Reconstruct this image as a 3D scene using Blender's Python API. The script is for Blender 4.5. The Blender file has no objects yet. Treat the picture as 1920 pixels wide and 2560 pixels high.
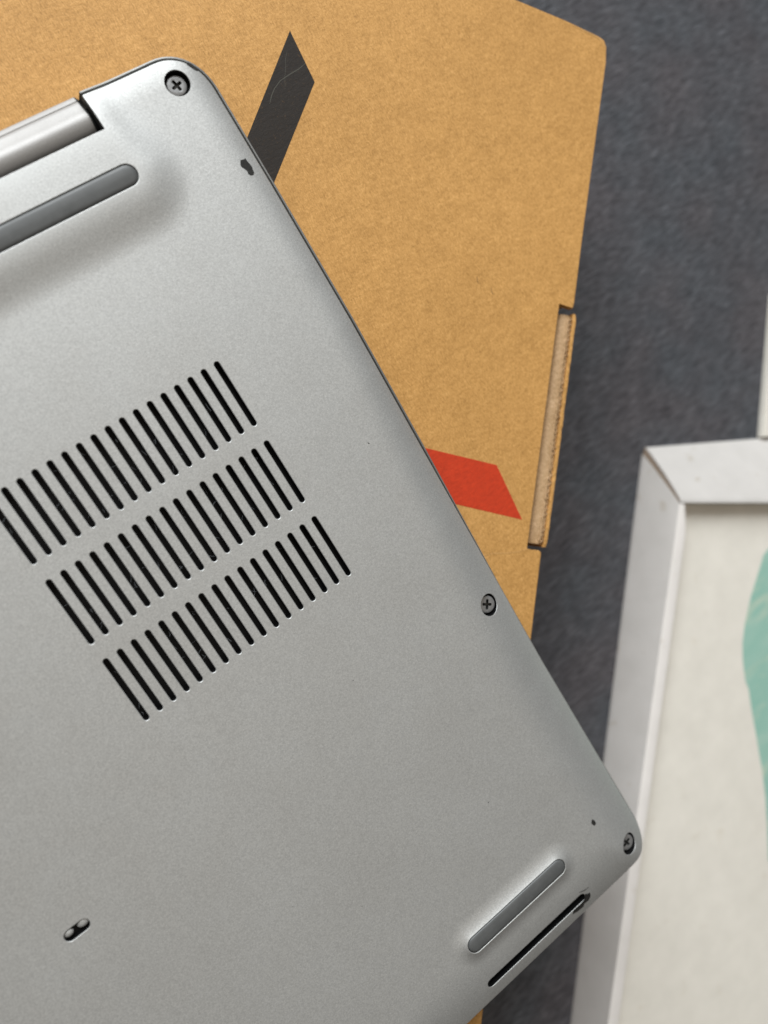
import bpy, bmesh, math, random
import numpy as np
from mathutils import Vector, Matrix
from mathutils.geometry import delaunay_2d_cdt, tessellate_polygon

random.seed(7)
rng = np.random.default_rng(7)
K = 0.00315            # one layout unit (the pitch of the vent slots) in metres
Z0 = 21.5              # height of the laptop's flat underside above the floor, in units
scene = bpy.context.scene
COL = scene.collection


def W(x, y, z=0.0):
    return Vector((x * K, y * K, (z + Z0) * K))


# ------------------------------------------------------------------ camera
R = ((0.78429244, -0.50783455, 0.35635578),
     (-0.54924605, -0.83546202, 0.01822069),
     (0.28846863, -0.21001736, -0.93417266))
cam_d = bpy.data.cameras.new("camera")
cam = bpy.data.objects.new("camera", cam_d)
COL.objects.link(cam)
m = Matrix.Identity(4)
for i in range(3):
    m[i][0] = R[0][i]
    m[i][1] = -R[1][i]
    m[i][2] = -R[2][i]
m.translation = W(-12.6424, -1.8602, 55.3803)
cam.matrix_world = m
cam_d.sensor_fit = 'AUTO'
cam_d.sensor_width = 36.0
cam_d.lens = 2132.6 * 36.0 / 2560.0
cam_d.clip_start = 0.005
cam_d.clip_end = 20.0
cam_d.dof.use_dof = True
cam_d.dof.focus_distance = 59.5 * K
cam_d.dof.aperture_fstop = 9.5
scene.camera = cam

# ------------------------------------------------------------------ light: dim room, one large window
world = bpy.data.worlds.new("World")
scene.world = world
world.use_nodes = True
bg = world.node_tree.nodes["Background"]
bg.inputs["Color"].default_value = (1.0, 0.95, 0.88, 1)
bg.inputs["Strength"].default_value = 0.12


def area_light(name, loc, target, sx, sy, power, color):
    d = bpy.data.lights.new(name, 'AREA')
    d.shape = 'RECTANGLE'
    d.size, d.size_y = sx, sy
    d.energy = power
    d.color = color
    o = bpy.data.objects.new(name, d)
    COL.objects.link(o)
    o.location = loc
    o.rotation_euler = (Vector(target) - Vector(loc)).to_track_quat('-Z', 'Y').to_euler()
    return o


area_light("window_light", (0.27, 1.32, 1.02), (0.02, -0.03, 0.05), 1.4, 1.1, 44.0, (0.935, 0.975, 1.0))

area_light("overhead_fill", (-0.2, -0.1, 2.2), (-0.2, -0.1, 0), 2.8, 2.8, 9.6, (1.0, 0.87, 0.71))  # added overhead fill, stands in for light bounced off a ceiling

vs = scene.view_settings
scene.display_settings.display_device = 'sRGB'
vs.view_transform = 'Standard'
vs.look = 'None'
vs.exposure = 0.0
vs.gamma = 1.0
scene.cycles.max_bounces = 8


# ------------------------------------------------------------------ material helpers
class Mat:
    def __init__(self, name, base, rough=0.5, metallic=0.0, spec=0.5):
        self.m = bpy.data.materials.new(name)
        self.m.use_nodes = True
        self.nt = self.m.node_tree
        self.b = self.nt.nodes["Principled BSDF"]
        self.b.inputs["Base Color"].default_value = (*base, 1)
        self.b.inputs["Roughness"].default_value = rough
        self.b.inputs["Metallic"].default_value = metallic
        self.b.inputs["Specular IOR Level"].default_value = spec
        tc = self.nt.nodes.new("ShaderNodeTexCoord")
        mp = self.nt.nodes.new("ShaderNodeMapping")
        mp.inputs["Scale"].default_value = (1 / K, 1 / K, 1 / K)
        self.link(tc.outputs["Object"], mp.inputs["Vector"])
        self.co = mp.outputs["Vector"]

    def link(self, a, b):
        self.nt.links.new(a, b)

    def noise(self, scale, detail=3.0, rough=0.55, stretch=None, rotz=0.0, distortion=0.0):
        v = self.co
        if stretch:
            r = self.nt.nodes.new("ShaderNodeMapping")
            r.inputs["Rotation"].default_value = (0, 0, rotz)
            r.inputs["Scale"].default_value = stretch
            self.link(v, r.inputs["Vector"])
            v = r.outputs["Vector"]
        n = self.nt.nodes.new("ShaderNodeTexNoise")
        n.inputs["Scale"].default_value = scale
        n.inputs["Detail"].default_value = detail
        n.inputs["Roughness"].default_value = rough
        n.inputs["Distortion"].default_value = distortion
        self.link(v, n.inputs["Vector"])
        return n.outputs["Fac"]

    def ramp(self, fac, stops):
        n = self.nt.nodes.new("ShaderNodeValToRGB")
        e = n.color_ramp.elements
        while len(e) < len(stops):
            e.new(0.5)
        for k, (p, c) in enumerate(stops):
            e[k].position = p
            e[k].color = (*c, 1) if len(c) == 3 else c
        self.link(fac, n.inputs["Fac"])
        return n.outputs["Color"]

    def mix(self, fac, a, b, mode='MIX'):
        n = self.nt.nodes.new("ShaderNodeMix")
        n.data_type = 'RGBA'
        n.blend_type = mode
        for sock, v in ((n.inputs[0], fac), (n.inputs[6], a), (n.inputs[7], b)):
            if hasattr(v, 'links'):
                self.link(v, sock)
            elif isinstance(v, (int, float)):
                sock.default_value = v
            else:
                sock.default_value = (*v, 1)
        return n.outputs[2]

    def math(self, op, a, b):
        n = self.nt.nodes.new("ShaderNodeMath")
        n.operation = op
        for sock, v in ((n.inputs[0], a), (n.inputs[1], b)):
            if hasattr(v, 'links'):
                self.link(v, sock)
            else:
                sock.default_value = v
        return n.outputs[0]

    def color(self, s):
        self.link(s, self.b.inputs["Base Color"])

    def bump(self, fac, dist, strength=1.0):
        n = self.nt.nodes.new("ShaderNodeBump")
        n.inputs["Distance"].default_value = dist * K
        n.inputs["Strength"].default_value = strength
        self.link(fac, n.inputs["Height"])
        self.link(n.outputs["Normal"], self.b.inputs["Normal"])


def g(v):
    return (v, v, v)


def metal(name, base, rough, metallic, flake=0.115):
    M = Mat(name, base, rough, metallic)
    fine = M.noise(9.0, 2.0, 0.6)
    vfine = M.noise(22.0, 1.0, 0.6)
    wide = M.noise(0.16, 3.0, 0.5)
    c = M.mix(1.0, base, M.ramp(fine, [(0.28, g(1 - flake * 1.3)), (0.72, g(1 + flake))]), 'MULTIPLY')
    c = M.mix(1.0, c, M.ramp(vfine, [(0.25, g(1 - flake)), (0.62, g(1 + flake * .3)), (0.8, g(1 + flake * 3.2))]), 'MULTIPLY')
    c = M.mix(1.0, c, M.ramp(wide, [(0.3, (0.975, 0.97, 0.965)), (0.7, (1.02, 1.02, 1.02))]), 'MULTIPLY')
    M.color(c)
    M.bump(fine, 0.012, 0.55)
    rr = M.noise(0.35, 4.0, 0.6)
    M.link(M.ramp(rr, [(0.3, g(rough - .02)), (0.7, g(rough + .03))]), M.b.inputs["Roughness"])
    return M.m


MT = {}
MT['silver'] = metal("silver_painted_metal", (0.555, 0.56, 0.55), 0.53, 0.64)
MT['rim'] = metal("rim_metal", (0.30, 0.30, 0.29), 0.5, 0.6, 0.05)
MT['barrel'] = metal("hinge_metal", (0.43, 0.42, 0.408), 0.56, 0.45, 0.05)
MT['edge'] = metal("bevel_metal", (0.72, 0.72, 0.71), 0.3, 0.95, 0.03)
MT['black'] = Mat("black_plastic_and_shade", (0.006, 0.006, 0.0065), 0.5, 0, 0.3).m  # housing black; on slot and well walls it paints in the shade
MT['gap'] = Mat("dark_gap_shade", (0.035, 0.035, 0.033), 0.55, 0, 0.3).m  # shade inside gaps and recesses, put into the colour


def rubber():
    M = Mat("grey_rubber", (0.11, 0.112, 0.11), 0.42, 0, 0.5)
    n = M.noise(1.2, 4, 0.6)
    M.color(M.ramp(n, [(0.3, (0.088, 0.092, 0.092)), (0.7, (0.110, 0.113, 0.112))]))
    M.link(M.ramp(M.noise(0.6, 3), [(0.3, g(0.36)), (0.7, g(0.5))]), M.b.inputs["Roughness"])
    M.bump(M.noise(11, 2), 0.006, 0.4)
    return M.m


MT['rubber'] = rubber()


def screw_metal():
    M = Mat("grey_screw_metal", (0.2, 0.2, 0.2), 0.45, 0.6)
    n = M.noise(5, 3)
    M.color(M.ramp(n, [(0.3, g(0.26)), (0.7, g(0.35))]))
    return M.m


MT['screw'] = screw_metal()


def chip_mat():
    M = Mat("bare_plastic_under_paint", (0.022, 0.021, 0.019), 0.6, 0, 0.3)
    M.color(M.ramp(M.noise(6, 4), [(0.3, g(0.016)), (0.7, (0.034, 0.032, 0.029))]))
    return M.m


MT['chip'] = chip_mat()


def cardboard(name, tint=(1, 1, 1), print_col=None):
    base = (0.60, 0.315, 0.092)
    M = Mat(name, base, 0.64, 0, 0.4)
    a = M.noise(0.62, 5, 0.62, (1, 1, 1), 0.0)
    fib = M.noise(3.2, 4, 0.7, (0.6, 1.3, 1), 0.85, 0.6)
    fib2 = M.noise(6.0, 3, 0.65, (1.4, 0.6, 1), 0.2, 0.8)
    dots = M.noise(2.0, 1.5, 0.5)
    fine = M.noise(7.0, 4, 0.75, (1.7, .45, 1), 2.2, .6)
    wide = M.noise(0.07, 2, 0.5)
    c = M.mix(1.0, base, M.ramp(a, [(0.3, (0.91, 0.90, 0.87)), (0.55, (1.0, 1.0, 1.0)), (0.75, (1.06, 1.07, 1.08))]), 'MULTIPLY')
    c = M.mix(1.0, c, M.ramp(fib, [(0.3, (0.85, 0.84, 0.80)), (0.5, g(1.0)), (0.72, (1.13, 1.17, 1.28))]), 'MULTIPLY')
    c = M.mix(1.0, c, M.ramp(fib2, [(0.3, (0.87, 0.86, 0.83)), (0.5, g(1.0)), (0.72, (1.10, 1.13, 1.2))]), 'MULTIPLY')
    c = M.mix(1.0, c, M.ramp(dots, [(0.17, (0.55, 0.5, 0.45)), (0.24, g(1.0))]), 'MULTIPLY')
    c = M.mix(1.0, c, M.ramp(fine, [(0.30, (0.72, 0.69, 0.63)), (0.5, g(1.0)), (0.70, (1.2, 1.25, 1.4))]), 'MULTIPLY')
    c = M.mix(1.0, c, M.ramp(wide, [(0.3, (0.94, 0.935, 0.92)), (0.7, (1.04, 1.045, 1.06))]), 'MULTIPLY')
    c = M.mix(1.0, c, tint, 'MULTIPLY')
    if print_col is not None:
        ink = M.ramp(fib, [(0.3, tuple(v * .88 for v in print_col)), (0.7, tuple(v * 1.16 for v in print_col))])
        c = M.mix(M.ramp(fib2, [(0.25, g(0.90)), (0.42, g(0.995))]), c, ink)
        M.b.inputs["Roughness"].default_value = 0.7
    M.color(c)
    M.bump(M.math('ADD', fib, M.math('MULTIPLY', a, 1.2)), 0.035, 0.7)
    return M.m


MT['card'] = cardboard("kraft_cardboard")
MT['card_pale'] = cardboard("kraft_cardboard_inside", (0.82, 1.0, 1.75))
MT['card_light'] = cardboard("kraft_cardboard_creased", (1.06, 1.12, 1.3))
MT['ink_black'] = cardboard("black_ink_on_cardboard", (1, 1, 1), (0.015, 0.0115, 0.009))
MT['ink_red'] = cardboard("red_ink_on_cardboard", (1, 1, 1), (0.55, 0.040, 0.008))
MT['scuff_brown'] = Mat("brown_scuff", (0.30, 0.16, 0.05), 0.8).m
MT['scratch'] = Mat("scratched_ink", (0.062, 0.058, 0.045), 0.7).m


def white_paint(name, base, rough, spot=1.0):
    M = Mat(name, base, rough, 0, 0.4)
    n = M.noise(0.35, 5, 0.6)
    spots = M.noise(0.55, 2, 0.5)
    c = M.mix(1.0, base, M.ramp(n, [(0.3, (0.94, 0.94, 0.935)), (0.7, (1.02, 1.02, 1.02))]), 'MULTIPLY')
    c = M.mix(1.0, c, M.ramp(spots, [(0.20, tuple(1 - spot * q for q in (.2, .25, .33))), (0.34, g(1.0))]), 'MULTIPLY')
    M.color(c)
    M.bump(n, 0.02, 0.3)
    return M.m


MT['white'] = white_paint("white_painted_wood", (0.625, 0.60, 0.575), 0.45)
MT['lip'] = white_paint("lit_white_lip", (0.93, 0.89, 0.855), 0.3)  # brighter copy of the frame's white: light on the lip painted in
MT['paper'] = white_paint("cream_paper", (0.84, 0.80, 0.72), 0.7, 0.3)
MT['joint'] = Mat("dirty_joint", (0.20, 0.15, 0.11), 0.8).m


def teal():
    M = Mat("teal_paint", (0.25, 0.5, 0.42), 0.65)
    n = M.noise(0.28, 4, 0.6, (0.5, 1.6, 1), 0.75, 1.2)
    st = M.noise(0.34, 3, 0.55, (0.4, 1.6, 1), -0.5, 1.0)
    c = M.ramp(n, [(0.3, (0.29, 0.53, 0.44)), (0.6, (0.35, 0.57, 0.48)), (0.8, (0.47, 0.63, 0.53))])
    c = M.mix(M.ramp(st, [(0.54, g(0.0)), (0.68, g(0.55))]), c, (0.60, 0.66, 0.52))
    M.color(c)
    return M.m


MT['teal'] = teal()


def fabric():
    M = Mat("dark_grey_felt", (0.07, 0.068, 0.07), 0.9, 0, 0.15)
    a = M.noise(0.28, 5, 0.65, (1, 1, 1), 0)
    b = M.noise(1.1, 4, 0.7, (0.6, 1.5, 1), 0.9)
    t = M.noise(0.10, 3, 0.5)
    w1 = M.noise(2.2, 3, 0.6, (0.25, 2.6, 1), 0.25)
    w2 = M.noise(2.2, 3, 0.6, (0.25, 2.6, 1), 1.82)
    c = M.ramp(a, [(0.3, (0.074, 0.074, 0.080)), (0.7, (0.098, 0.099, 0.106))])
    c = M.mix(1.0, c, M.ramp(b, [(0.3, g(0.72)), (0.7, g(1.28))]), 'MULTIPLY')
    c = M.mix(1.0, c, M.ramp(t, [(0.35, (1.05, 0.98, 0.98)), (0.65, (0.95, 1.0, 1.03))]), 'MULTIPLY')
    M.color(c)
    for q in (w1, w2):
        c = M.mix(1.0, c, M.ramp(q, [(0.32, g(0.74)), (0.68, g(1.26))]), 'MULTIPLY')
    M.color(c)
    M.bump(M.math('ADD', w1, w2), 0.2, 0.6)
    return M.m


MT['felt'] = fabric()


# ------------------------------------------------------------------ object helpers
def empty(name, loc, label, cat):
    o = bpy.data.objects.new(name, None)
    COL.objects.link(o)
    o.location = W(*loc)
    o.empty_display_size = 0.01
    o['label'] = label
    o['category'] = cat
    return o


def wloc(o):
    v = Vector((0, 0, 0))
    while o is not None:
        v = v + o.location
        o = o.parent
    return v


def obj(name, verts, faces, mat, parent=None, smooth=False, normals=None, label=None, at=None, angle=None):
    """verts in layout units; the object's origin sits at 'at' (layout units) or at its parent's origin"""
    base = W(*at) if at is not None else (wloc(parent) if parent else Vector((0, 0, 0)))
    me = bpy.data.meshes.new(name)
    me.from_pydata([tuple(W(*v) - base) for v in verts], [], [tuple(f) for f in faces])
    mats = mat if isinstance(mat, (list, tuple)) else [mat]
    for q in mats:
        me.materials.append(MT[q])
    if smooth:
        me.polygons.foreach_set("use_smooth", [True] * len(me.polygons))
    me.update()
    if normals is not None:
        me.normals_split_custom_set_from_vertices([tuple(n) for n in normals])
    if angle is not None:
        me.set_sharp_from_angle(angle=math.radians(angle))
    o = bpy.data.objects.new(name, me)
    COL.objects.link(o)
    if parent:
        o.parent = parent
    o.location = base - (wloc(parent) if parent else Vector((0, 0, 0)))
    if label:
        o['label'] = label
    return o


def bridge(n, loops, closed=True):
    f = []
    for k in range(loops - 1):
        for i in range(n if closed else n - 1):
            j = (i + 1) % n
            f.append((k * n + i, k * n + j, (k + 1) * n + j, (k + 1) * n + i))
    return f


def capsule(a, b, r, n=8):
    """counter-clockwise loop round the segment a-b"""
    ang = math.atan2(b[1] - a[1], b[0] - a[0])
    pts = []
    for k in range(n + 1):
        t = ang - math.pi / 2 + math.pi * k / n
        pts.append((b[0] + r * math.cos(t), b[1] + r * math.sin(t)))
    for k in range(n + 1):
        t = ang + math.pi / 2 + math.pi * k / n
        pts.append((a[0] + r * math.cos(t), a[1] + r * math.sin(t)))
    return pts


def circle(c, r, n=28):
    return [(c[0] + r * math.cos(2 * math.pi * k / n), c[1] + r * math.sin(2 * math.pi * k / n)) for k in range(n)]


def slab(name, poly, z0, z1, mat, parent=None, bevel=0.0, **kw):
    """extruded polygon (counter-clockwise), optional bevelled edges"""
    bm = bmesh.new()
    base = wloc(parent) if parent else Vector((0, 0, 0))
    vb = [bm.verts.new(W(x, y, z0) - base) for x, y in poly]
    vt = [bm.verts.new(W(x, y, z1) - base) for x, y in poly]
    n = len(poly)
    bm.faces.new(vt)
    bm.faces.new(vb[::-1])
    for i in range(n):
        j = (i + 1) % n
        bm.faces.new((vb[i], vb[j], vt[j], vt[i]))
    if bevel:
        bmesh.ops.bevel(bm, geom=list(bm.edges), offset=bevel * K, segments=2, affect='EDGES', profile=0.5)
    me = bpy.data.meshes.new(name)
    bm.to_mesh(me)
    bm.free()
    me.materials.append(MT[mat])
    o = bpy.data.objects.new(name, me)
    COL.objects.link(o)
    if parent:
        o.parent = parent
    if kw.get('label'):
        o['label'] = kw['label']
    return o


# ================================================================== THE SETTING
fl = obj('floor', [(-260, -260, -Z0), (300, -260, -Z0), (300, 260, -Z0), (-260, 260, -Z0)], [(0, 1, 2, 3)], 'felt')
fl['kind'] = 'structure'
fl['label'] = 'dark grey felt-like surface under the cardboard box'

# ================================================================== THE CARDBOARD BOX
ZB = -5.5                                   # top of the box
C0 = Vector((43.65, 5.75))                  # a point on its right edge near the far right corner
u = Vector((-0.6580, -0.7530))              # along the right edge, towards the viewer
v = Vector((-0.7400, 0.6726))               # along the far edge
nrm = Vector((0.7530, -0.6580))             # outwards from the right edge


def P(t, n):
    """t along the right edge, n outwards of it"""
    q = C0 + u * t + nrm * n
    return (q.x, q.y)


box = empty('cardboard_box', (20, 0, -Z0), 'brown cardboard box with black and red printed stripes lying under the silver laptop', 'box')
LB, WB = 118.0, 100.0
SL0, SL1, SD = 21.75, 41.95, 1.45            # the slot for the tab in the right edge


def far(t):                                 # a point on the far edge
    q = C0 + u * 0 + v * t
    return (q.x, q.y)


poly = [P(-1.25, -0.9), P(-1.1, -0.3), P(-0.6, 0.0), P(0.6, 0.1), P(8, 0.05), P(15, 0.0), P(SL0 - .5, 0.08), P(SL0 - 0.02, 0.0),
        P(SL0 - .1, -.25), P(SL0 - .28, -SD), P(SL1 + .1, -SD - .06), P(SL1 + .02, -.2), P(SL1 + .2, 0.0), P(52, 0.06), P(80, 0.02), P(LB, 0.0)]
e = Vector(P(LB, 0)) + v * WB
poly += [(e.x, e.y)]
e = Vector(P(-1.2, -1)) + v * WB
poly += [(e.x, e.y)]
poly += [tuple(Vector(P(-1.3, -1.4)) + v * 12), tuple(Vector(P(-1.35, -1.2)) + v * 3)]
poly = [tuple(p) for p in poly][::-1]
# orientation: make it counter-clockwise
A = sum(poly[i][0] * poly[(i + 1) % len(poly)][1] - poly[(i + 1) % len(poly)][0] * poly[i][1] for i in range(len(poly)))
if A < 0:
    poly = poly[::-1]
slab('top_panel', poly, ZB - 0.7, ZB, 'card', box, bevel=0.09)
# side walls: outer faces slightly inside the lid's edge
def wall(name, p0, p1, th, z0, z1, inward, parent, mat='card'):
    p0, p1, w = Vector(p0), Vector(p1), Vector(inward) * th
    q = [p0, p1, p1 + w, p0 + w]
    a = sum(q[i].x * q[(i + 1) % 4].y - q[(i + 1) % 4].x * q[i].y for i in range(4))
    if a < 0:
        q = q[::-1]
    return slab(name, [tuple(s) for s in q], z0, z1, mat, parent, bevel=0.06)


def cut_wall(name, z_hi, z_cut):
    """long side wall whose top edge is cut away under the slot"""
    ts = [(-.3, z_hi), (SL0 - .4, z_hi), (SL0 - .4, z_cut), (SL1 + .4, z_cut), (SL1 + .4, z_hi), (LB - .4, z_hi), (LB - .4, -Z0), (-.3, -Z0)]
    n_ = len(ts)
    vs_ = [(*P(t, -.08), z) for t, z in ts] + [(*P(t, -.68), z) for t, z in ts]
    fs = [(i, (i + 1) % n_, n_ + (i + 1) % n_, n_ + i) for i in range(n_)]
    for o_, rev in ((0, False), (n_, True)):
        for q in ((0, 1, 2, 7), (2, 3, 6, 7), (3, 4, 5, 6)):
            f = tuple(o_ + k for k in q)
            fs.append(f[::-1] if rev else f)
    return obj(name, vs_, fs, 'card', box)


cut_wall('side_panel', ZB - .75, -9.6)
q0, q1 = Vector(P(-0.4, -1.0)), Vector(P(LB - .2, -1.0))
wall('side_panel', tuple(q0 + v * .3), tuple(q0 + v * (WB - 1)), 0.6, -Z0, ZB - 0.75, u, box)
wall('side_panel', tuple(q1), tuple(q1 + v * (WB - 1)), 0.6, -Z0, ZB - 0.75, -u, box)
wall('side_panel', tuple(q0 + v * (WB - .6) + u), tuple(q1 + v * (WB - .6) - u), 0.6, -Z0, ZB - 0.75, nrm, box)
# the tuck tab standing in the slot: outer liner, fluted middle, inner board
tab = empty('tuck_tab', (*P(32, 0), -8.0), '', '')
tab.parent = box
tab.location = W(*P(32, 0), -8.0) - wloc(box)
del tab['label'], tab['category']
T0, T1 = SL0 + .42, SL1 - .5


def strip(name, n0, n1, ztop, mat, t0=T0, t1=T1, jitter=0.0, zj=0.0, zlow=-9.5, seg=60):
    """a board on edge between n0 and n1 with a slightly uneven cut top"""
    vs_, fs = [], []
    rr = random.Random(hash(name) % 1000 + int(n0 * 100))
    for i in range(seg + 1):
        t = t0 + (t1 - t0) * i / seg
        endf = min(1.0, min(i, seg - i) / 2.0)
        zt = ztop + rr.uniform(-zj, zj) - (1 - endf) * .18
        a = n0 + rr.uniform(-jitter, jitter)
        b = n1 + rr.uniform(-jitter, jitter)
        for n_, z_ in ((a, zlow), (a, zt - .06), (a + .05, zt), (b - .05, zt), (b, zt - .06), (b, zlow)):
            vs_.append((*P(t, n_), z_))
    for i in range(seg):
        for k in range(5):
            fs.append((i * 6 + k, i * 6 + k + 1, (i + 1) * 6 + k + 1, (i + 1) * 6 + k))
    fs.append(tuple(range(6))[::-1])
    fs.append(tuple(seg * 6 + k for k in range(6)))
    return obj(name, vs_, fs, mat, tab)


vs_, fs = [], []
prof_b = [(-1.02, -9.5), (-1.02, -6.9), (-.92, -6.5), (-.74, -6.2), (-.5, -6.03), (-.16, -5.96), (-.16, -9.5)]
for i in range(31):
    t = T0 + (T1 - T0) * i / 30
    ee = .12 * (1 - min(1.0, min(i, 30 - i) / 1.5))
    for a_, z_ in prof_b:
        vs_.append((*P(t, a_ + .015 * math.sin(i * 1.3)), z_ - ee + .012 * math.sin(i * 2.1)))
for i in range(30):
    for k in range(6):
        fs.append((i * 7 + k, i * 7 + k + 1, (i + 1) * 7 + k + 1, (i + 1) * 7 + k))
fs += [tuple(range(7))[::-1], tuple(210 + k for k in range(7))]
obj('inner_board', vs_, fs, 'card_pale', tab, smooth=True, angle=50)
strip('liner', -0.16, 0.03, -5.86, 'card_pale', jitter=0.012, zj=0.03)
strip('liner', 0.34, 0.66, -5.80, 'card', t0=SL0 + .22, t1=SL1 - .3, jitter=0.02, zj=0.03)
strip('flute_bed', 0.03, 0.34, -6.0, 'card_pale', jitter=0.0, zj=0.02)  # strip added to keep the spaces between flutes from going black
# fluting: a wave of paper between the two liners
vs_, fs = [], []
NW = 420
rr = random.Random(4)
ph = 0.0
for i in range(NW + 1):
    t = T0 + .15 + (T1 - T0 - .3) * i / NW
    ph += 2 * math.pi / 11.5 * (1 + .25 * math.sin(i * .037))
    n_ = 0.185 + (0.10 + .05 * math.sin(i * .11)) * math.sin(ph) + .02 * math.sin(i * .05)
    zt = -5.91 + .03 * math.sin(i * .21) + rr.uniform(-.025, .025)
    for dn in (-.035, .035):
        vs_.append((*P(t, n_ + dn), zt))
        vs_.append((*P(t, n_ + dn), -8.0))
for i in range(NW):
    a, b = i * 4, (i + 1) * 4
    fs += [(a, a + 2, b + 2, b), (a + 2, a + 3, b + 3, b + 2), (a + 1, a, b, b + 1)]
obj('fluting', vs_, fs, 'card_pale', tab)

# flat print on the lid: two slanted stripes
def decal(name, pts, z, mat, parent, label=None, n_sub=0):
    return obj(name, [(x, y, z) for x, y in pts], [tuple(range(len(pts)))], mat, parent, label=label)


bl = decal('printed_stripe', [(19.03, 17.78), (12.05, 12.72), (4.0, 6.9), (4.0, 3.4), (12.1, 9.2), (18.76, 13.94)], ZB + .012, 'ink_black', box,
           'slanted black printed stripe with a pale scratch across it')
rd = decal('printed_stripe', [(8.6, -10.2), (8.6, -15.4), (15.87, -22.68), (16.3, -17.7)], ZB + .012, 'ink_red', box, 'slanted red printed stripe')


def ribbon(name, pts, w, z, mat, parent):
    vs_, fs = [], []
    n = len(pts)
    for i, (x, y) in enumerate(pts):
        a = Vector(pts[max(0, i - 1)])
        b = Vector(pts[min(n - 1, i + 1)])
        d = (b - a).normalized()
        ww = w * (0.35 + 0.65 * math.sin(math.pi * (i + .4) / n)) * (0.7 + .6 * rng.random())
        zz = z(x, y) if callable(z) else z
        vs_ += [(x - d.y * ww, y + d.x * ww, zz), (x + d.y * ww, y - d.x * ww, zz)]
    for i in range(n - 1):
        fs.append((2 * i, 2 * i + 1, 2 * i + 3, 2 * i + 2))
    return obj(name, vs_, fs, mat, parent)


ribbon('scratch', [(18.83, 15.35), (18.1, 15.2), (17.3, 15.15), (16.4, 15.05), (15.7, 14.75), (15.2, 14.4), (14.75, 13.95)], .038, ZB + .02, 'scratch', bl)
ribbon('scratch', [(18.0, 16.6), (17.6, 16.2), (17.3, 15.7), (16.9, 15.2), (16.4, 14.4)], .016, ZB + .019, 'scratch', bl)
# the faint score line that runs from the slot to the laptop
ribbon('score_line', [(15.05, -25.0), (14.3, -24.75), (13.2, -24.15), (12.2, -23.5), (10.8, -22.9), (9.4, -22.3)], .045, ZB + .014, 'card_light', box)
ribbon('scuff', [(22.9, -4.2), (22.75, -4.5), (22.7, -4.75)], .035, ZB + .013, 'scuff_brown', box)
ribbon('scuff', [(23.55, -5.5), (23.4, -5.85), (23.45, -6.1)], .04, ZB + .013, 'scuff_brown', box)
# split paper layers at the far right corner
ribbon('paper_edge', [(41.9, 8.95), (42.9, 8.0), (43.5, 7.4), (43.85, 6.9), (43.8, 6.3)], .06, ZB + .02, 'card_light', box)

# ================================================================== THE LAPTOP
XL = -92.0


def sm(t):
    t = np.clip(t, 0, 1)
    return t * t * t * (t * (6 * t - 15) + 10)


def xr(y):
    y = np.asarray(y, float)
    return 9.70 + .17 * np.clip((-12 - y) / 34, 0, 1) - .08 * np.clip((y - 8) / 8, 0, 1)


YF, YT = -50.1, 17.64
FOOT_R = ((-84.0, 12.4), (1.43, 12.4), .74)
FOOT_F = ((-6.76, -44.58), (1.5, -44.56), .69)


def segd(x, y, a, b, up=1.0):
    L2 = (b[0] - a[0]) ** 2 + (b[1] - a[1]) ** 2
    t = np.clip(((x - a[0]) * (b[0] - a[0]) + (y - a[1]) * (b[1] - a[1])) / L2, 0, 1)
    dx = x - (a[0] + t * (b[0] - a[0]))
    dy = y - (a[1] + t * (b[1] - a[1]))
    dy = np.where(dy > 0, dy * up, dy)
    return np.hypot(dx, dy)


def H(x, y):
    x = np.asarray(x, float)
    y = np.asarray(y, float)
    k = np.clip((-2 - y) / 30, 0, 1)
    a = (.5 + 1.7 * k) * np.clip(1 - (xr(y) - x) / (2.4 + 3.1 * k), 0, 1.05) ** 2.6
    b = 1.0 * np.clip(1 - (y - YF) / 5.0, 0, 1.05) ** 2.2
    z = -(a ** 3 + b ** 3 + 1e-9) ** (1 / 3) + 1e-3
    z = z - .13 * np.clip(1 - (YT - y) / 1.6, 0, 1.1) ** 2
    z = z + .52 * sm(1 - (segd(x, y, FOOT_R[0], FOOT_R[1], .45) - .5) / 3.8) * (1 - sm((x - 1.6) / 3.0) * np.clip((y - 12.6) / 5.2, 0, 1))
    z = z + .35 * np.clip(1 - (segd(x, y, FOOT_F[0], FOOT_F[1]) - .66) / 1.3, 0, 1) ** 2.2
    return z


def Hn(x, y):
    d = .02
    gx = (H(x + d, y) - H(x - d, y)) / (2 * d)
    gy = (H(x, y + d) - H(x, y - d)) / (2 * d)
    n = np.stack([-gx, -gy, np.ones_like(gx)], -1)
    return n / np.linalg.norm(n, axis=-1, keepdims=True)


laptop = empty('laptop', (-20, -16, ZB), 'silver laptop lying upside down on the cardboard box with its vented underside up', 'laptop')

# outline of the bottom cover, counter-clockwise, with the notch for the hinge
out = []
NX, NY = 1.83, 15.3
def arc(cx, cy, r, a0, a1, n):
    return [(cx + r * math.cos(math.radians(a0 + (a1 - a0) * k / n)), cy + r * math.sin(math.radians(a0 + (a1 - a0) * k / n))) for k in range(n + 1)]


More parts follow.
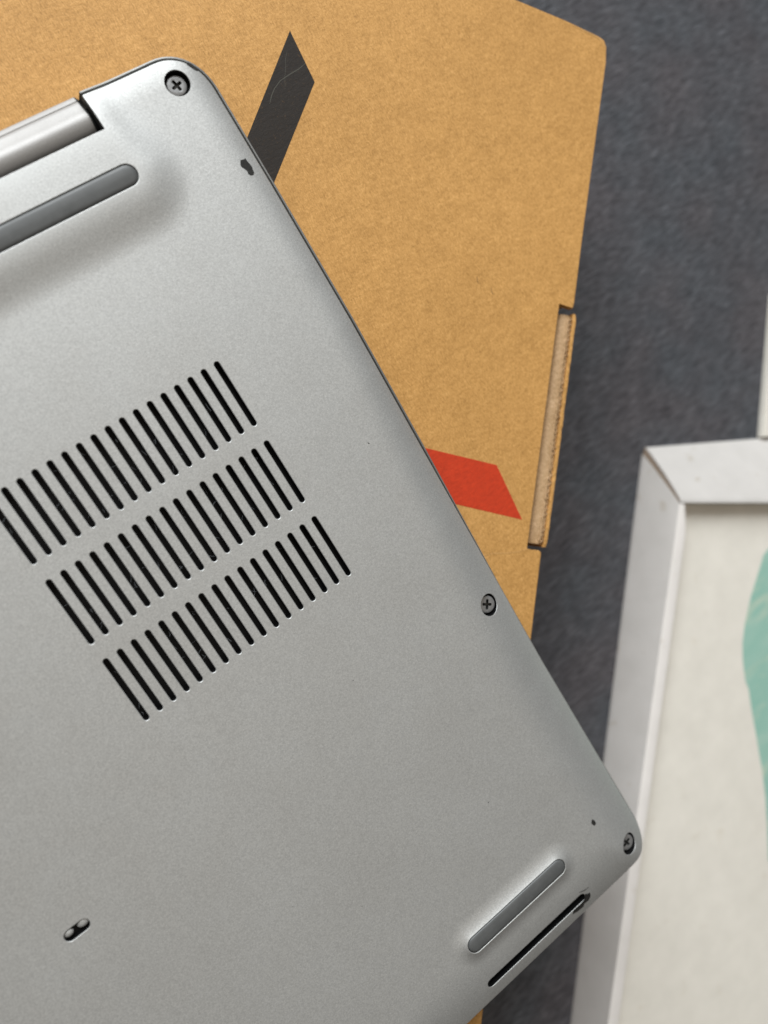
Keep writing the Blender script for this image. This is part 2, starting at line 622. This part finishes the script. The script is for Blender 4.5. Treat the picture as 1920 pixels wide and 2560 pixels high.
RF, RR = 2.1, 2.75
xf = float(xr(-48))
xt = float(xr(15))
out += [(x_, YF) for x_ in np.arange(-90, -36, 4.0)] + [(x_, YF) for x_ in np.arange(-36, xf - RF - .3, .8)]
out += arc(xf - RF, YF + RF, RF, -90, 0, 12)
out += [(float(xr(y_)), y_) for y_ in np.arange(YF + RF + .6, YT - RR - .3, .8)]
out += arc(xt - RR, YT - RR, RR, 0, 90, 14)
out += [(x_, YT) for x_ in np.arange(xt - RR - .6, NX + .3, -.6)]
n_rear0 = len(out)
out += [(NX, YT)]
out += [(NX, y_) for y_ in np.arange(YT - .5, NY + .2, -.5)]
out += [(NX + .0, NY)]
n_notch = len(out)
out += [(x_, NY) for x_ in np.arange(NX - .6, -36, -.8)] + [(x_, NY) for x_ in np.arange(-36, -84, -4.0)]
out += [(-84, NY), (-84, YT), (XL, YT)]
out += [(XL, y_) for y_ in np.arange(YT - 4, YF, -4.0)]
out = [(float(a), float(b)) for a, b in out]

# holes
SLOT_L, SLOT_P, SLOT_R = 4.411, 5.984, 0.232
holes = []                                   # (kind, loop, reject test)
slots = []
for row in range(3):
    for i in range(17):
        a = (-float(i), -row * SLOT_P - SLOT_L)
        b = (-float(i), -row * SLOT_P)
        slots.append((a, b))
        holes.append(('slot', capsule(a, b, SLOT_R, 7), (a, b, SLOT_R)))
screws = [((7.53, 16.06), .84, .38), ((7.82, -24.73), .84, .36), ((7.78, -48.2), .84, .40)]
for c, r, dpt in screws:
    holes.append(('screw', circle(c, r), (c, c, r)))
holes.append(('foot', capsule(*FOOT_R[:2], FOOT_R[2], 12), FOOT_R))
holes.append(('foot', capsule(*FOOT_F[:2], FOOT_F[2], 12), FOOT_F))
SLIT = ((-7.26, -48.55), (2.0, -48.58), .40)
holes.append(('slit', capsule(*SLIT[:2], SLIT[2], 8), SLIT))
PIN = ((-26.95, -24.83), (-26.0, -24.83), .41)
holes.append(('pin', capsule(*PIN[:2], PIN[2], 8), PIN))


def subdivide(loop, step):
    r = []
    n = len(loop)
    for i in range(n):
        a, b = Vector(loop[i]), Vector(loop[(i + 1) % n])
        k = max(1, int(math.ceil((b - a).length / step)))
        for j in range(k):
            q = a.lerp(b, j / k)
            r.append((q.x, q.y))
    return r


def inside_outline(x, y):
    """x, y arrays"""
    c = np.zeros(len(x), bool)
    px, py = np.array(out).T
    qx, qy = np.roll(px, -1), np.roll(py, -1)
    for a, b, c_, d in zip(px, py, qx, qy):
        if b == d:
            continue
        k = (b > y) != (d > y)
        c ^= k & (x < (c_ - a) * (y - b) / (d - b) + a)
    return c


def outline_dist(x, y):
    best = np.full(len(x), 1e9)
    n = len(out)
    for i in range(n):
        best = np.minimum(best, segd(x, y, out[i], out[(i + 1) % n]))
    return best


def hole_dist(x, y):
    best = np.full(len(x), 1e9)
    for k, lp, (a, b, r) in holes:
        if a == b:
            d = np.hypot(x - a[0], y - a[1])
        else:
            d = segd(x, y, a, b)
        best = np.minimum(best, d - r)
    return best


gx, gy = np.meshgrid(np.arange(-36, 10, .55), np.arange(-50.0, 17.8, .55))
gx = gx + np.where((np.arange(gx.shape[0]) % 2)[:, None] == 1, .27, 0)
pts = np.stack([gx.ravel(), gy.ravel()], 1)
g2 = np.stack([q.ravel() for q in np.meshgrid(np.arange(-90, -36, 4.0), np.arange(-49, 17, 2.0))], 1)
# finer points where the surface curves
g3 = np.stack([q.ravel() for q in np.meshgrid(np.arange(6.5, 9.9, .31), np.arange(-49.9, 17.7, .4))], 1) + .07
g4 = np.stack([q.ravel() for q in np.meshgrid(np.arange(-9.5, 4.5, .27), np.arange(-49.9, -41.8, .27))], 1) + .05
pts = np.concatenate([pts, g2, g3, g4])
ok = inside_outline(pts[:, 0], pts[:, 1])
pts = pts[ok]
ok = (outline_dist(pts[:, 0], pts[:, 1]) > .16) & (hole_dist(pts[:, 0], pts[:, 1]) > .09)
pts = pts[ok]

V2 = [Vector(p) for p in out]
E2 = [(i, (i + 1) % len(out)) for i in range(len(out))]
hole_loops = []
for kind, lp, prm in holes:
    lp = subdivide(lp, .9 if kind != 'foot' else .7)
    s = len(V2)
    V2 += [Vector(p) for p in lp]
    E2 += [(s + i, s + (i + 1) % len(lp)) for i in range(len(lp))]
    hole_loops.append((kind, lp, prm))
V2 += [Vector(p) for p in pts]
vo, eo, fo, _, _, _ = delaunay_2d_cdt(V2, E2, [], 0, 1e-5)
vo = np.array([tuple(q) for q in vo])
fo = [tuple(f) for f in fo]
cen = np.array([vo[list(f)].mean(0) for f in fo])
keep = inside_outline(cen[:, 0], cen[:, 1])
hd = np.full(len(cen), 1e9)
keep &= hole_dist(cen[:, 0], cen[:, 1]) > -.0005
# centroids of thin triangles along a curved hole edge lie inside the loop by less than the sagitta: treat by polygon test
def in_poly(x, y, lp):
    c = False
    n = len(lp)
    for i in range(n):
        a, b = lp[i], lp[(i + 1) % n]
        if (a[1] > y) != (b[1] > y) and x < (b[0] - a[0]) * (y - a[1]) / (b[1] - a[1]) + a[0]:
            c = not c
    return c


near = np.where((np.abs(hole_dist(cen[:, 0], cen[:, 1])) < .06))[0]
for i in near:
    x_, y_ = cen[i]
    inside = False
    for kind, lp, (a, b, r) in hole_loops:
        if min(a[0], b[0]) - r - .1 < x_ < max(a[0], b[0]) + r + .1 and min(a[1], b[1]) - r - .1 < y_ < max(a[1], b[1]) + r + .1:
            if in_poly(x_, y_, lp):
                inside = True
                break
    keep[i] = (not inside) and inside_outline(np.array([x_]), np.array([y_]))[0]
faces = []
for f, k in zip(fo, keep):
    if k:
        a, b, c = vo[f[0]], vo[f[1]], vo[f[2]]
        if (b[0] - a[0]) * (c[1] - a[1]) - (b[1] - a[1]) * (c[0] - a[0]) < 0:
            f = f[::-1]
        faces.append(f)
used = sorted({i for f in faces for i in f})
remap = {i: k for k, i in enumerate(used)}
vx, vy = vo[used, 0], vo[used, 1]
verts = [(x_, y_, z_) for x_, y_, z_ in zip(vx, vy, H(vx, vy))]
norms = [tuple(n) for n in Hn(vx, vy)]
faces = [tuple(remap[i] for i in f) for f in faces]
# rolled edge and skirt round the outline
oa = np.array(out)
nxt, prv = np.roll(oa, -1, 0), np.roll(oa, 1, 0)
d1 = (nxt - oa) / np.linalg.norm(nxt - oa, axis=1, keepdims=True)
d0 = (oa - prv) / np.linalg.norm(oa - prv, axis=1, keepdims=True)
tg = d0 + d1
tg /= np.linalg.norm(tg, axis=1, keepdims=True)
on = np.stack([tg[:, 1], -tg[:, 0]], 1)      # outward normal
hz = H(oa[:, 0], oa[:, 1])
s = len(verts)
n = len(out)
hn = Hn(oa[:, 0], oa[:, 1])
for off, dz, w in ((0, 0, 0.0), (.035, -.02, .5), (.05, -.07, 1.0), (.05, -.75, 1.0)):
    for i in range(n):
        verts.append((oa[i, 0] + on[i, 0] * off, oa[i, 1] + on[i, 1] * off, hz[i] + dz))
        nn = hn[i] * (1 - w) + np.array([on[i, 0], on[i, 1], 0.0]) * w
        norms.append(tuple(nn / np.linalg.norm(nn)))
for k in range(3):
    for i in range(n):
        j = (i + 1) % n
        faces.append((s + k * n + j, s + k * n + i, s + (k + 1) * n + i, s + (k + 1) * n + j))
cover = obj('bottom_cover', verts, faces, ['silver', 'gap'], laptop, smooth=True, normals=norms)
nsk = len(faces) - 3 * n
for i in range(n):
    if out[i][1] > NY - .1 and out[i][0] < NX + .05:
        for k in (1, 2):
            cover.data.polygons[nsk + k * n + i].material_index = 1  # notch walls coloured dark, painted shade of the hinge gap


def liner(name, lp, prm, steps, mats, parent, split=None, smooth=True):
    """wall of an opening: steps = (inset, drop below the cover surface)"""
    a, b, r = prm
    n = len(lp)
    cx = [(np.clip(p[0], min(a[0], b[0]), max(a[0], b[0])), np.clip(p[1], min(a[1], b[1]), max(a[1], b[1]))) for p in lp]
    L = np.array(lp)
    C = np.array(cx)
    D = L - C
    D /= np.maximum(np.linalg.norm(D, axis=1, keepdims=True), 1e-9)
    vs_ = []
    z_ = H(L[:, 0], L[:, 1])
    for ins, drop in steps:
        q = L - D * ins
        vs_ += [(x_, y_, zz - drop) for (x_, y_), zz in zip(q, z_)]
    fs = []
    for k in range(len(steps) - 1):
        for i in range(n):
            j = (i + 1) % n
            fs.append((k * n + i, k * n + j, (k + 1) * n + j, (k + 1) * n + i))
    o = obj(name, vs_, fs, mats, parent, smooth=smooth, at=(*((C.mean(0))), 0), angle=50)
    if split is not None:
        for pi, pl in enumerate(o.data.polygons):
            pl.material_index = 1 if pi >= split * n else 0
    return o


# vent slots: one mesh shared by all 51
slot_lp = hole_loops[0][1]
first = liner('vent_slot', slot_lp, hole_loops[0][2], [(0, 0), (.018, .01), (.044, .035), (.048, .09), (.048, .7)], ['silver', 'black'], cover, split=2)  # walls below the chamfer painted black for the shade inside
for a, b in slots[1:]:
    c = first.copy()
    c.parent = cover
    c.location = first.location + Vector(((a[0] - slots[0][0][0]) * K, (a[1] - slots[0][0][1]) * K, 0))
    COL.objects.link(c)

# what lies behind the slots: a black housing with a few pale bits of lint on it
obj('fan_housing', [(-18, -18, -1.1), (1.5, -18, -1.1), (1.5, 1.2, -1.1), (-18, 1.2, -1.1)], [(0, 1, 2, 3)], 'black', cover)
lv, lf = [], []
MT['lint'] = Mat("grey_lint", (0.16, 0.17, 0.18), 0.8).m
for k in range(90):
    i = rng.integers(0, 17)
    row = rng.integers(0, 3)
    cx, cy = -i + rng.uniform(-.16, .16), -row * SLOT_P - rng.uniform(.2, SLOT_L - .1)
    L = rng.uniform(.05, .3)
    w = rng.uniform(.008, .022)
    an = rng.uniform(0, math.pi)
    d = Vector((math.cos(an), math.sin(an)))
    p = Vector((-d.y, d.x)) * w
    zz = rng.uniform(-.95, -.6)
    bend = p * rng.uniform(-4, 4)
    s = len(lv)
    for q, f_ in ((-L, 0), (0, 1), (L, 0)):
        c_ = Vector((cx, cy)) + d * q + bend * f_
        lv += [(c_.x + p.x, c_.y + p.y, zz), (c_.x - p.x, c_.y - p.y, zz)]
    lf += [(s, s + 1, s + 3, s + 2), (s + 2, s + 3, s + 5, s + 4)]
li = obj('lint', lv, lf, 'lint', cover)
li['kind'] = 'stuff'

# screws in their wells
si = 0
for (kind, lp, prm) in hole_loops:
    if kind != 'screw':
        continue
    (c, r, dpt) = screws[si]
    si += 1
    hzc = float(H(c[0], c[1]))
    zf = hzc - dpt
    liner('screw_well', lp, prm, [(0, 0), (.012, .008), (.025, .025), (.025, .2), (.025, dpt + .35), (.7, dpt + .35)], ['silver', 'black'], cover, split=2)
    rot = {1: .25, 2: .95, 3: .3}[si]
    rh = r * .77
    sc = empty('screw', (c[0] - .02, c[1] + .03, zf), '', '')
    del sc['label'], sc['category']
    sc.parent = laptop
    sc.location = W(c[0], c[1], zf) - wloc(laptop)
    N = 40
    # head with a cross recess: outline rings meeting a plus-shaped loop of the same count
    def plus(N, arm, half):
        ptsp = []
        for k in range(N):
            t = 2 * math.pi * k / N
            lt = ((t + math.pi / 4) % (math.pi / 2)) - math.pi / 4
            rad = arm / max(math.cos(lt), 1e-6)
            if abs(math.sin(lt)) * rad > half:
                rad = half / max(abs(math.sin(lt)), 1e-6)
                rad = max(rad, half * 1.414)
                rad = min(rad, arm / max(math.cos(lt), 1e-6))
            ptsp.append((rad * math.cos(t + rot), rad * math.sin(t + rot)))
        return ptsp
    ring = lambda rr_, z_: [(c[0] + rr_ * math.cos(2 * math.pi * k / N + rot), c[1] + rr_ * math.sin(2 * math.pi * k / N + rot), z_) for k in range(N)]
    pl = plus(N, .36 * r / .8, .105)
    vs_ = ring(rh, zf - .5) + ring(rh, zf - .07) + ring(rh - .02, zf - .02) + ring(rh - .07, zf) + ring(rh * .62, zf + .005)
    vs_ += [(c[0] + x_, c[1] + y_, zf) for x_, y_ in pl]
    obj('screw_head', vs_, bridge(N, 6), 'screw', sc, smooth=True, angle=35)
    vs_ = [(c[0] + x_, c[1] + y_, zf) for x_, y_ in pl] + [(c[0] + x_ * .93, c[1] + y_ * .93, zf - .04) for x_, y_ in pl] + \
          [(c[0] + x_ * .7, c[1] + y_ * .7, zf - .2) for x_, y_ in pl]
    MT['recess'] = MT.get('recess') or Mat("dark_recess_metal", (0.05, 0.05, 0.048), 0.35, 0.7).m
    obj('cross_recess', vs_, bridge(N, 3) + [tuple(range(2 * N, 3 * N))], 'recess', sc)

# rubber feet
for (kind, lp, prm) in hole_loops:
    if kind != 'foot':
        continue
    rear = prm is FOOT_R
    liner('foot_recess', lp, prm, [(0, 0), (.025, .008), (.05, .03), (.055, .1), (.055, .4)], ['silver', 'gap'], cover, split=2)
    a, b, r = prm
    L = np.array(lp)
    C = np.stack([np.clip(L[:, 0], a[0], b[0]), np.full(len(L), a[1])], 1)
    D = (L - C) / r
    vs_, prof = [], [(.085, -.4), (.085, -.06), (.11, -.01), (.17, .035), (.32, .07), (r - .02, .085)]
    for ins, dz in prof:
        q = C + D * (r - ins)
        zz = H(q[:, 0], q[:, 1]) if False else H(C[:, 0], C[:, 1])
        zz = H(C[:, 0] + D[:, 0] * r, C[:, 1] + D[:, 1] * r) * .5 + zz * .5
        vs_ += [(x_, y_, z_ + dz) for (x_, y_), z_ in zip(q, zz)]
    nn = len(lp)
    fs = bridge(nn, len(prof)) + [tuple(range((len(prof) - 1) * nn, len(prof) * nn))]
    obj('rubber_foot', vs_, fs, 'rubber', laptop, smooth=True, angle=60,
        label='long grey rubber foot strip beside the hinge' if rear else 'short grey rubber foot beside the dark slit')

# the long slit near the front edge
for (kind, lp, prm) in hole_loops:
    if kind == 'slit':
        liner('speaker_slit', lp, prm, [(0, 0), (.012, .006), (.025, .02), (.028, .04), (.028, .9)], ['silver', 'black'], cover, split=2)
        obj('slit_floor', [(-8, -49.2, -1.55), (2.7, -49.2, -1.55), (2.7, -47.9, -1.55), (-8, -47.9, -1.55)], [(0, 1, 2, 3)], 'black', cover)
    if kind == 'pin':
        liner('pin_recess', lp, prm, [(-.0, 0), (.02, .008), (.04, .03), (.05, .2), (.06, .55)], ['silver', 'black'], cover, split=2)
        obj('recess_floor', [(-27.9, -25.4, -.6), (-25.4, -25.4, -.6), (-25.4, -24.1, -.6), (-27.9, -24.1, -.6)], [(0, 1, 2, 3)], 'black', cover)
        for (cx, cy, ax, ay) in ((-26.98, -24.70, .34, .26), (-25.98, -24.72, .40, .29)):
            bm = bmesh.new()
            bmesh.ops.create_uvsphere(bm, u_segments=20, v_segments=10, radius=1)
            for q in bm.verts:
                q.co = Vector((q.co.x * ax * K, q.co.y * ay * K, q.co.z * .16 * K)) + (W(cx, cy, -.24) - wloc(cover))
            me = bpy.data.meshes.new('contact_pin')
            bm.to_mesh(me)
            bm.free()
            me.materials.append(MT['silver'])
            me.polygons.foreach_set("use_smooth", [True] * len(me.polygons))
            o = bpy.data.objects.new('contact_pin', me)
            COL.objects.link(o)
            o.parent = cover

# chassis rim: a thin lip outside the cover, separated from it by a dark groove
rimk = np.array([1.0 if y_ > -12 else float(np.clip(1 - (-12 - y_) / 22, 0.42, 1)) for x_, y_ in out])
for i, (x_, y_) in enumerate(out):
    if y_ < NY + .01 and x_ < NX + .01 and y_ > NY - 1:
        rimk[i] = .05
    if x_ < NX + .05 and y_ > NY - .1 and i != n_rear0:
        rimk[i] = .05
on[n_rear0] = (0.0, 1.0)
zr = hz.copy()
vs_, nl = [], 0
prof = [(0.02, -.70), (.225, -.68), (.235, -.27), (.255, -.22), (.325, -.22), (.365, -.25), (.38, -.33), (.38, -1.6), (.28, -3.0)]
ring_k = 0
idx = list(range(0, n_rear0 + 1))            # front, right side and rear up to the notch
for off, dz in prof:
    for i in idx:
        k = rimk[i]
        vs_.append((oa[i, 0] + on[i, 0] * (off * k + .05 * (1 - k) - .0), oa[i, 1] + on[i, 1] * (off * k + .05 * (1 - k)), zr[i] + dz - .06 * (1 - k)))
nn = len(idx)
fs = [tuple(reversed(f)) for f in bridge(nn, len(prof), closed=False)]
obj('chassis_rim', vs_, fs, 'rim', laptop, smooth=True, angle=40)
# groove bottom
vs_ = []
for off, dz in ((-.05, -.66), (.235, -.66)):
    for i in idx:
        k = rimk[i]
        vs_.append((oa[i, 0] + on[i, 0] * off * k, oa[i, 1] + on[i, 1] * off * k, zr[i] + dz))
obj('groove', vs_, [tuple(reversed(f)) for f in bridge(nn, 2, closed=False)], 'gap', laptop)

# display lid below, lying on the box, and the base block between
def rr_poly(x0, y0, x1, y1, r, n=8):
    return arc(x1 - r, y0 + r, r, -90, 0, n) + arc(x1 - r, y1 - r, r, 0, 90, n) + arc(x0 + r, y1 - r, r, 90, 180, n) + arc(x0 + r, y0 + r, r, 180, 270, n)


slab('display_lid', rr_poly(XL + .3, YF + .25, 9.35, 17.7, 2.2), ZB, ZB + 1.5, 'silver', laptop, bevel=.15)
slab('palm_rest', rr_poly(XL + .3, YF + .3, 9.3, 15.0, 2.0), ZB + 1.55, -2.2, 'silver', laptop, bevel=.1)
slab('dark_gap_filler', [(-84, 15.32), (6.6, 15.32), (6.6, 17.4), (NX - .02, 17.4), (NX - .02, 18.12), (-84, 18.12)], ZB + 1.55, -1.35, 'black', laptop)  # black block added so the gap beside the barrel looks dark

# hinge barrel in the notch
prof = [(18.22, -2.4), (18.22, -1.15), (18.17, -1.0), (18.08, -.93), (17.84, -.80), (17.79, -.83), (17.74, -.74), (17.55, -.64), (17.25, -.50), (17.02, -.36), (16.82, -.24), (16.62, -.18), (16.4, -.18),
        (16.15, -.26), (15.9, -.38), (15.68, -.56), (15.55, -.78), (15.5, -1.1), (15.5, -2.4)]
xs = [-84, -40, -20, -12, -8, -5, -2, 0, 1.0, 1.45, 1.53, 1.57]
vs_, fs = [], []
for k, x_ in enumerate(xs):
    shr = 0.05 if k == len(xs) - 1 else (0.015 if k == len(xs) - 2 else 0)
    for (y_, z_) in prof:
        vs_.append((x_ + (.08 - .1 * (17.0 - y_) * .0), y_ + (16.8 - y_) * shr, z_ - shr))
npf = len(prof)
for k in range(len(xs) - 1):
    for i in range(npf - 1):
        fs.append((k * npf + i, k * npf + i + 1, (k + 1) * npf + i + 1, (k + 1) * npf + i))
fs.append(tuple((len(xs) - 1) * npf + i for i in range(npf)))
fs = [tuple(reversed(f)) for f in fs]
hb = obj('hinge_barrel', vs_, fs, ['barrel', 'gap'], laptop, smooth=True, angle=40)
for pl_ in list(hb.data.polygons)[-1 - 2 * (npf - 1):]:
    pl_.material_index = 1  # barrel end painted dark as if shaded by the gap

# worn spots where the paint has chipped off
def chip(pts, lift=.012, mat='chip'):
    pts = np.array(pts)
    # roughen the outline
    dense = []
    n = len(pts)
    for i in range(n):
        a, b = pts[i], pts[(i + 1) % n]
        dense += [a, a * .6 + b * .4 + rng.uniform(-.015, .015, 2)]
    dense = np.array(dense)
    c = dense.mean(0)
    inner = c + (dense - c) * .5
    allp = np.concatenate([dense, inner, c[None]])
    z = H(allp[:, 0], allp[:, 1]) + lift
    m_ = len(dense)
    fs = []
    for i in range(m_):
        j = (i + 1) % m_
        fs += [(i, j, m_ + j, m_ + i), (m_ + i, m_ + j, 2 * m_)]
    a = sum(dense[i][0] * dense[(i + 1) % m_][1] - dense[(i + 1) % m_][0] * dense[i][1] for i in range(m_))
    if a < 0:
        fs = [tuple(reversed(f)) for f in fs]
    return obj('paint_chip', [(*p, z_) for p, z_ in zip(allp, z)], fs, mat, cover, smooth=True)


chip([(a_ - .166, b_ - .149) for a_, b_ in [(8.74, 10.48), (9.06, 10.43), (9.15, 10.52), (9.14, 10.34), (9.22, 10.01), (9.25, 9.81), (9.18, 9.61), (9.17, 9.43), (9.02, 9.32), (8.80, 9.37), (8.72, 9.5), (8.76, 9.69), (8.64, 9.95), (8.58, 10.0), (8.55, 10.2)]])
chip([(5.95, -43.74), (6.09, -43.95), (6.07, -44.27), (5.85, -44.31), (5.78, -44.15), (5.74, -43.92)])
chip([(2.85, -48.78), (2.62, -48.70), (2.45, -48.52), (2.43, -48.72), (2.25, -48.92), (1.7, -49.0), (.95, -48.98), (.80, -49.3), (1.24, -49.44), (1.86, -49.52), (2.05, -49.32), (2.45, -49.4), (2.78, -49.15)])
chip([(a_ - .10, b_ - .16) for a_, b_ in [(8.86, 17.02), (9.0, 16.80), (9.12, 16.62), (9.28, 16.45), (9.42, 16.45), (9.36, 16.7), (9.2, 16.98), (9.0, 17.15)]])
chip([(6.03, -9.62), (6.10, -9.66), (6.14, -9.78), (6.07, -9.76)])
ribbon('scuff', [(2.05, -47.92), (2.35, -48.08), (2.6, -48.16), (2.98, -48.22)], .03, lambda a, b: float(H(a, b)) + .012, 'chip', cover)
for x_, y_, s_ in ((-.27, -36.7, .05), (-3.74, -22.8, .03), (-11.8, -36.4, .03), (3.1, 1.5, .02), (-9.0, -27.0, .02), (5.4, -16.0, .022), (-15.5, -33.0, .02)):
    a_ = rng.uniform(0, 6.28)
    chip([(x_ + s_ * (1.6 if k % 3 == 0 else .7) * math.cos(a_ + k * 1.047), y_ + s_ * .7 * math.sin(a_ + k * 1.047)) for k in range(6)])

# ================================================================== THE WHITE FRAME AT THE RIGHT
frame = empty('picture_frame', (45, -60, -Z0), 'white frame with mitred corner round a cream sheet, lying right of the laptop', 'frame')
ZLO, ZI, ZS = -21.2, -16.8, -18.5
# outer (low) and inner (high) corners of the two bars in view
OL0, OL1 = Vector((39.55, -30.4)), Vector((-30.9, -111.1))
IL0, IL1 = Vector((37.72, -35.45)), Vector((-25.5, -105.5))
OT0, OT1 = Vector((40.26, -29.92)), Vector((97.9, -60.7))
IT0, IT1 = Vector((38.02, -35.22)), Vector((97.8, -74.2))


def bar(name, o0, o1, i0, i1, lip, flip, bulge):
    """moulding that rises from its outer foot to a lip round the sheet, with a worn, slightly wavy surface"""
    vs_, fs = [], []
    NS = 40
    for k in range(NS + 1):
        t = (k / NS) ** 1.5
        a, b = o0.lerp(o1, t), i0.lerp(i1, t)
        d = (b - a)
        inn = Vector((-(i1 - i0).y, (i1 - i0).x)).normalized() * flip
        wv = .02 * math.sin(19 * t + 1) + .015 * math.sin(43 * t)
        grow = min(1, .55 + t * 16)
        hgt = ZI - ZLO
        sec = [(a, -Z0 + .02), (a, ZLO), (a + d * .03, ZLO + .16)]
        for f_ in (.25, .5, .75):
            sec.append((a + d * f_, ZLO + hgt * f_ + bulge * math.sin(math.pi * f_) + wv))
        sec += [(a + d * .96, ZI - .13 + wv), (b, ZI + wv * .5)]
        for q_, z_ in ((.3, .02), (lip * .75, .0), (lip * .93, -.07), (lip, -.28), (lip + .03, ZS - ZI - .1)):
            sec.append((b + inn * q_ * (grow if q_ > .3 else 1), ZI + z_ + wv * .5))
        m_ = len(sec)
        vs_ += [(p.x, p.y, z_) for p, z_ in sec]
    for k in range(NS):
        for i in range(m_ - 1):
            fs.append((k * m_ + i, k * m_ + i + 1, (k + 1) * m_ + i + 1, (k + 1) * m_ + i))
    fs.append(tuple(range(m_))[::-1])
    fs.append(tuple(NS * m_ + i for i in range(m_)))
    if flip < 0:
        fs = [tuple(reversed(f)) for f in fs]
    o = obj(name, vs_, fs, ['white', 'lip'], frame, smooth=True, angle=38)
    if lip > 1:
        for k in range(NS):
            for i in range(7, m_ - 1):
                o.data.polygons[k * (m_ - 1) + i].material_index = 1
    return o


bar('frame_bar', OL0, OL1, IL0, IL1, 1.45, 1, .12)
bar('frame_bar', OT0, OT1, IT0, IT1, .35, -1, .25)
# dirt-filled joint where the two bars meet
mv, mf = [], []
for k in range(13):
    t = k / 12
    a, b = OL0.lerp(IL0, t), OT0.lerp(IT0, t)
    c = (a + b) / 2
    d = (b - a).normalized() * ((b - a).length / 2 + .2)
    z_ = ZLO + (ZI - ZLO) * t + .1 * math.sin(math.pi * t) - .12
    mv += [(c.x - d.x, c.y - d.y, z_), (c.x + d.x, c.y + d.y, z_)]
for k in range(12):
    mf.append((2 * k, 2 * k + 1, 2 * k + 3, 2 * k + 2))
obj('mitre_joint', mv, mf, 'joint', frame)
# cream sheet and the teal print on it
sheet = slab('backing_sheet', [(-25.0, -106.5), (97, -106.5), (97, -74.3), (38.3, -35.9)], ZS - .3, ZS, 'paper', frame)
tp = [(45.9, -47.9), (44.6, -48.9), (42.07, -50.69), (39.7, -52.76), (38.15, -54.53), (37.2, -56.1), (36.65, -57.3), (36.2, -58.4), (36.1, -59.4), (35.2, -61.6), (34.32, -64.08), (32.74, -68.3), (31.6, -71.0), (30.12, -73.88), (28.0, -77.6),
      (27.0, -80.5), (30, -86), (38, -88), (50, -84), (60, -74), (63, -62), (58, -52), (51, -46.8)]
obj('teal_print', [(x_ * .9906 + .0, y_ * .9906 + .0, ZS + .02) for x_, y_ in tp], [tuple(range(len(tp)))], 'teal', sheet, label='teal brushed shape printed on the cream sheet')

# a pale board lying beyond the frame, of which only an edge shows
q = [(64.6, -24.2), (54.3, -37.25), (80.0, -50.95), (90.0, -37.6)]
slab_o = slab('board', q, -Z0 + .01, -Z0 + .9, 'paper', None, bevel=.08)
slab_o['label'] = 'pale cream board on the dark surface beyond the far edge of the white frame'
slab_o['category'] = 'board'
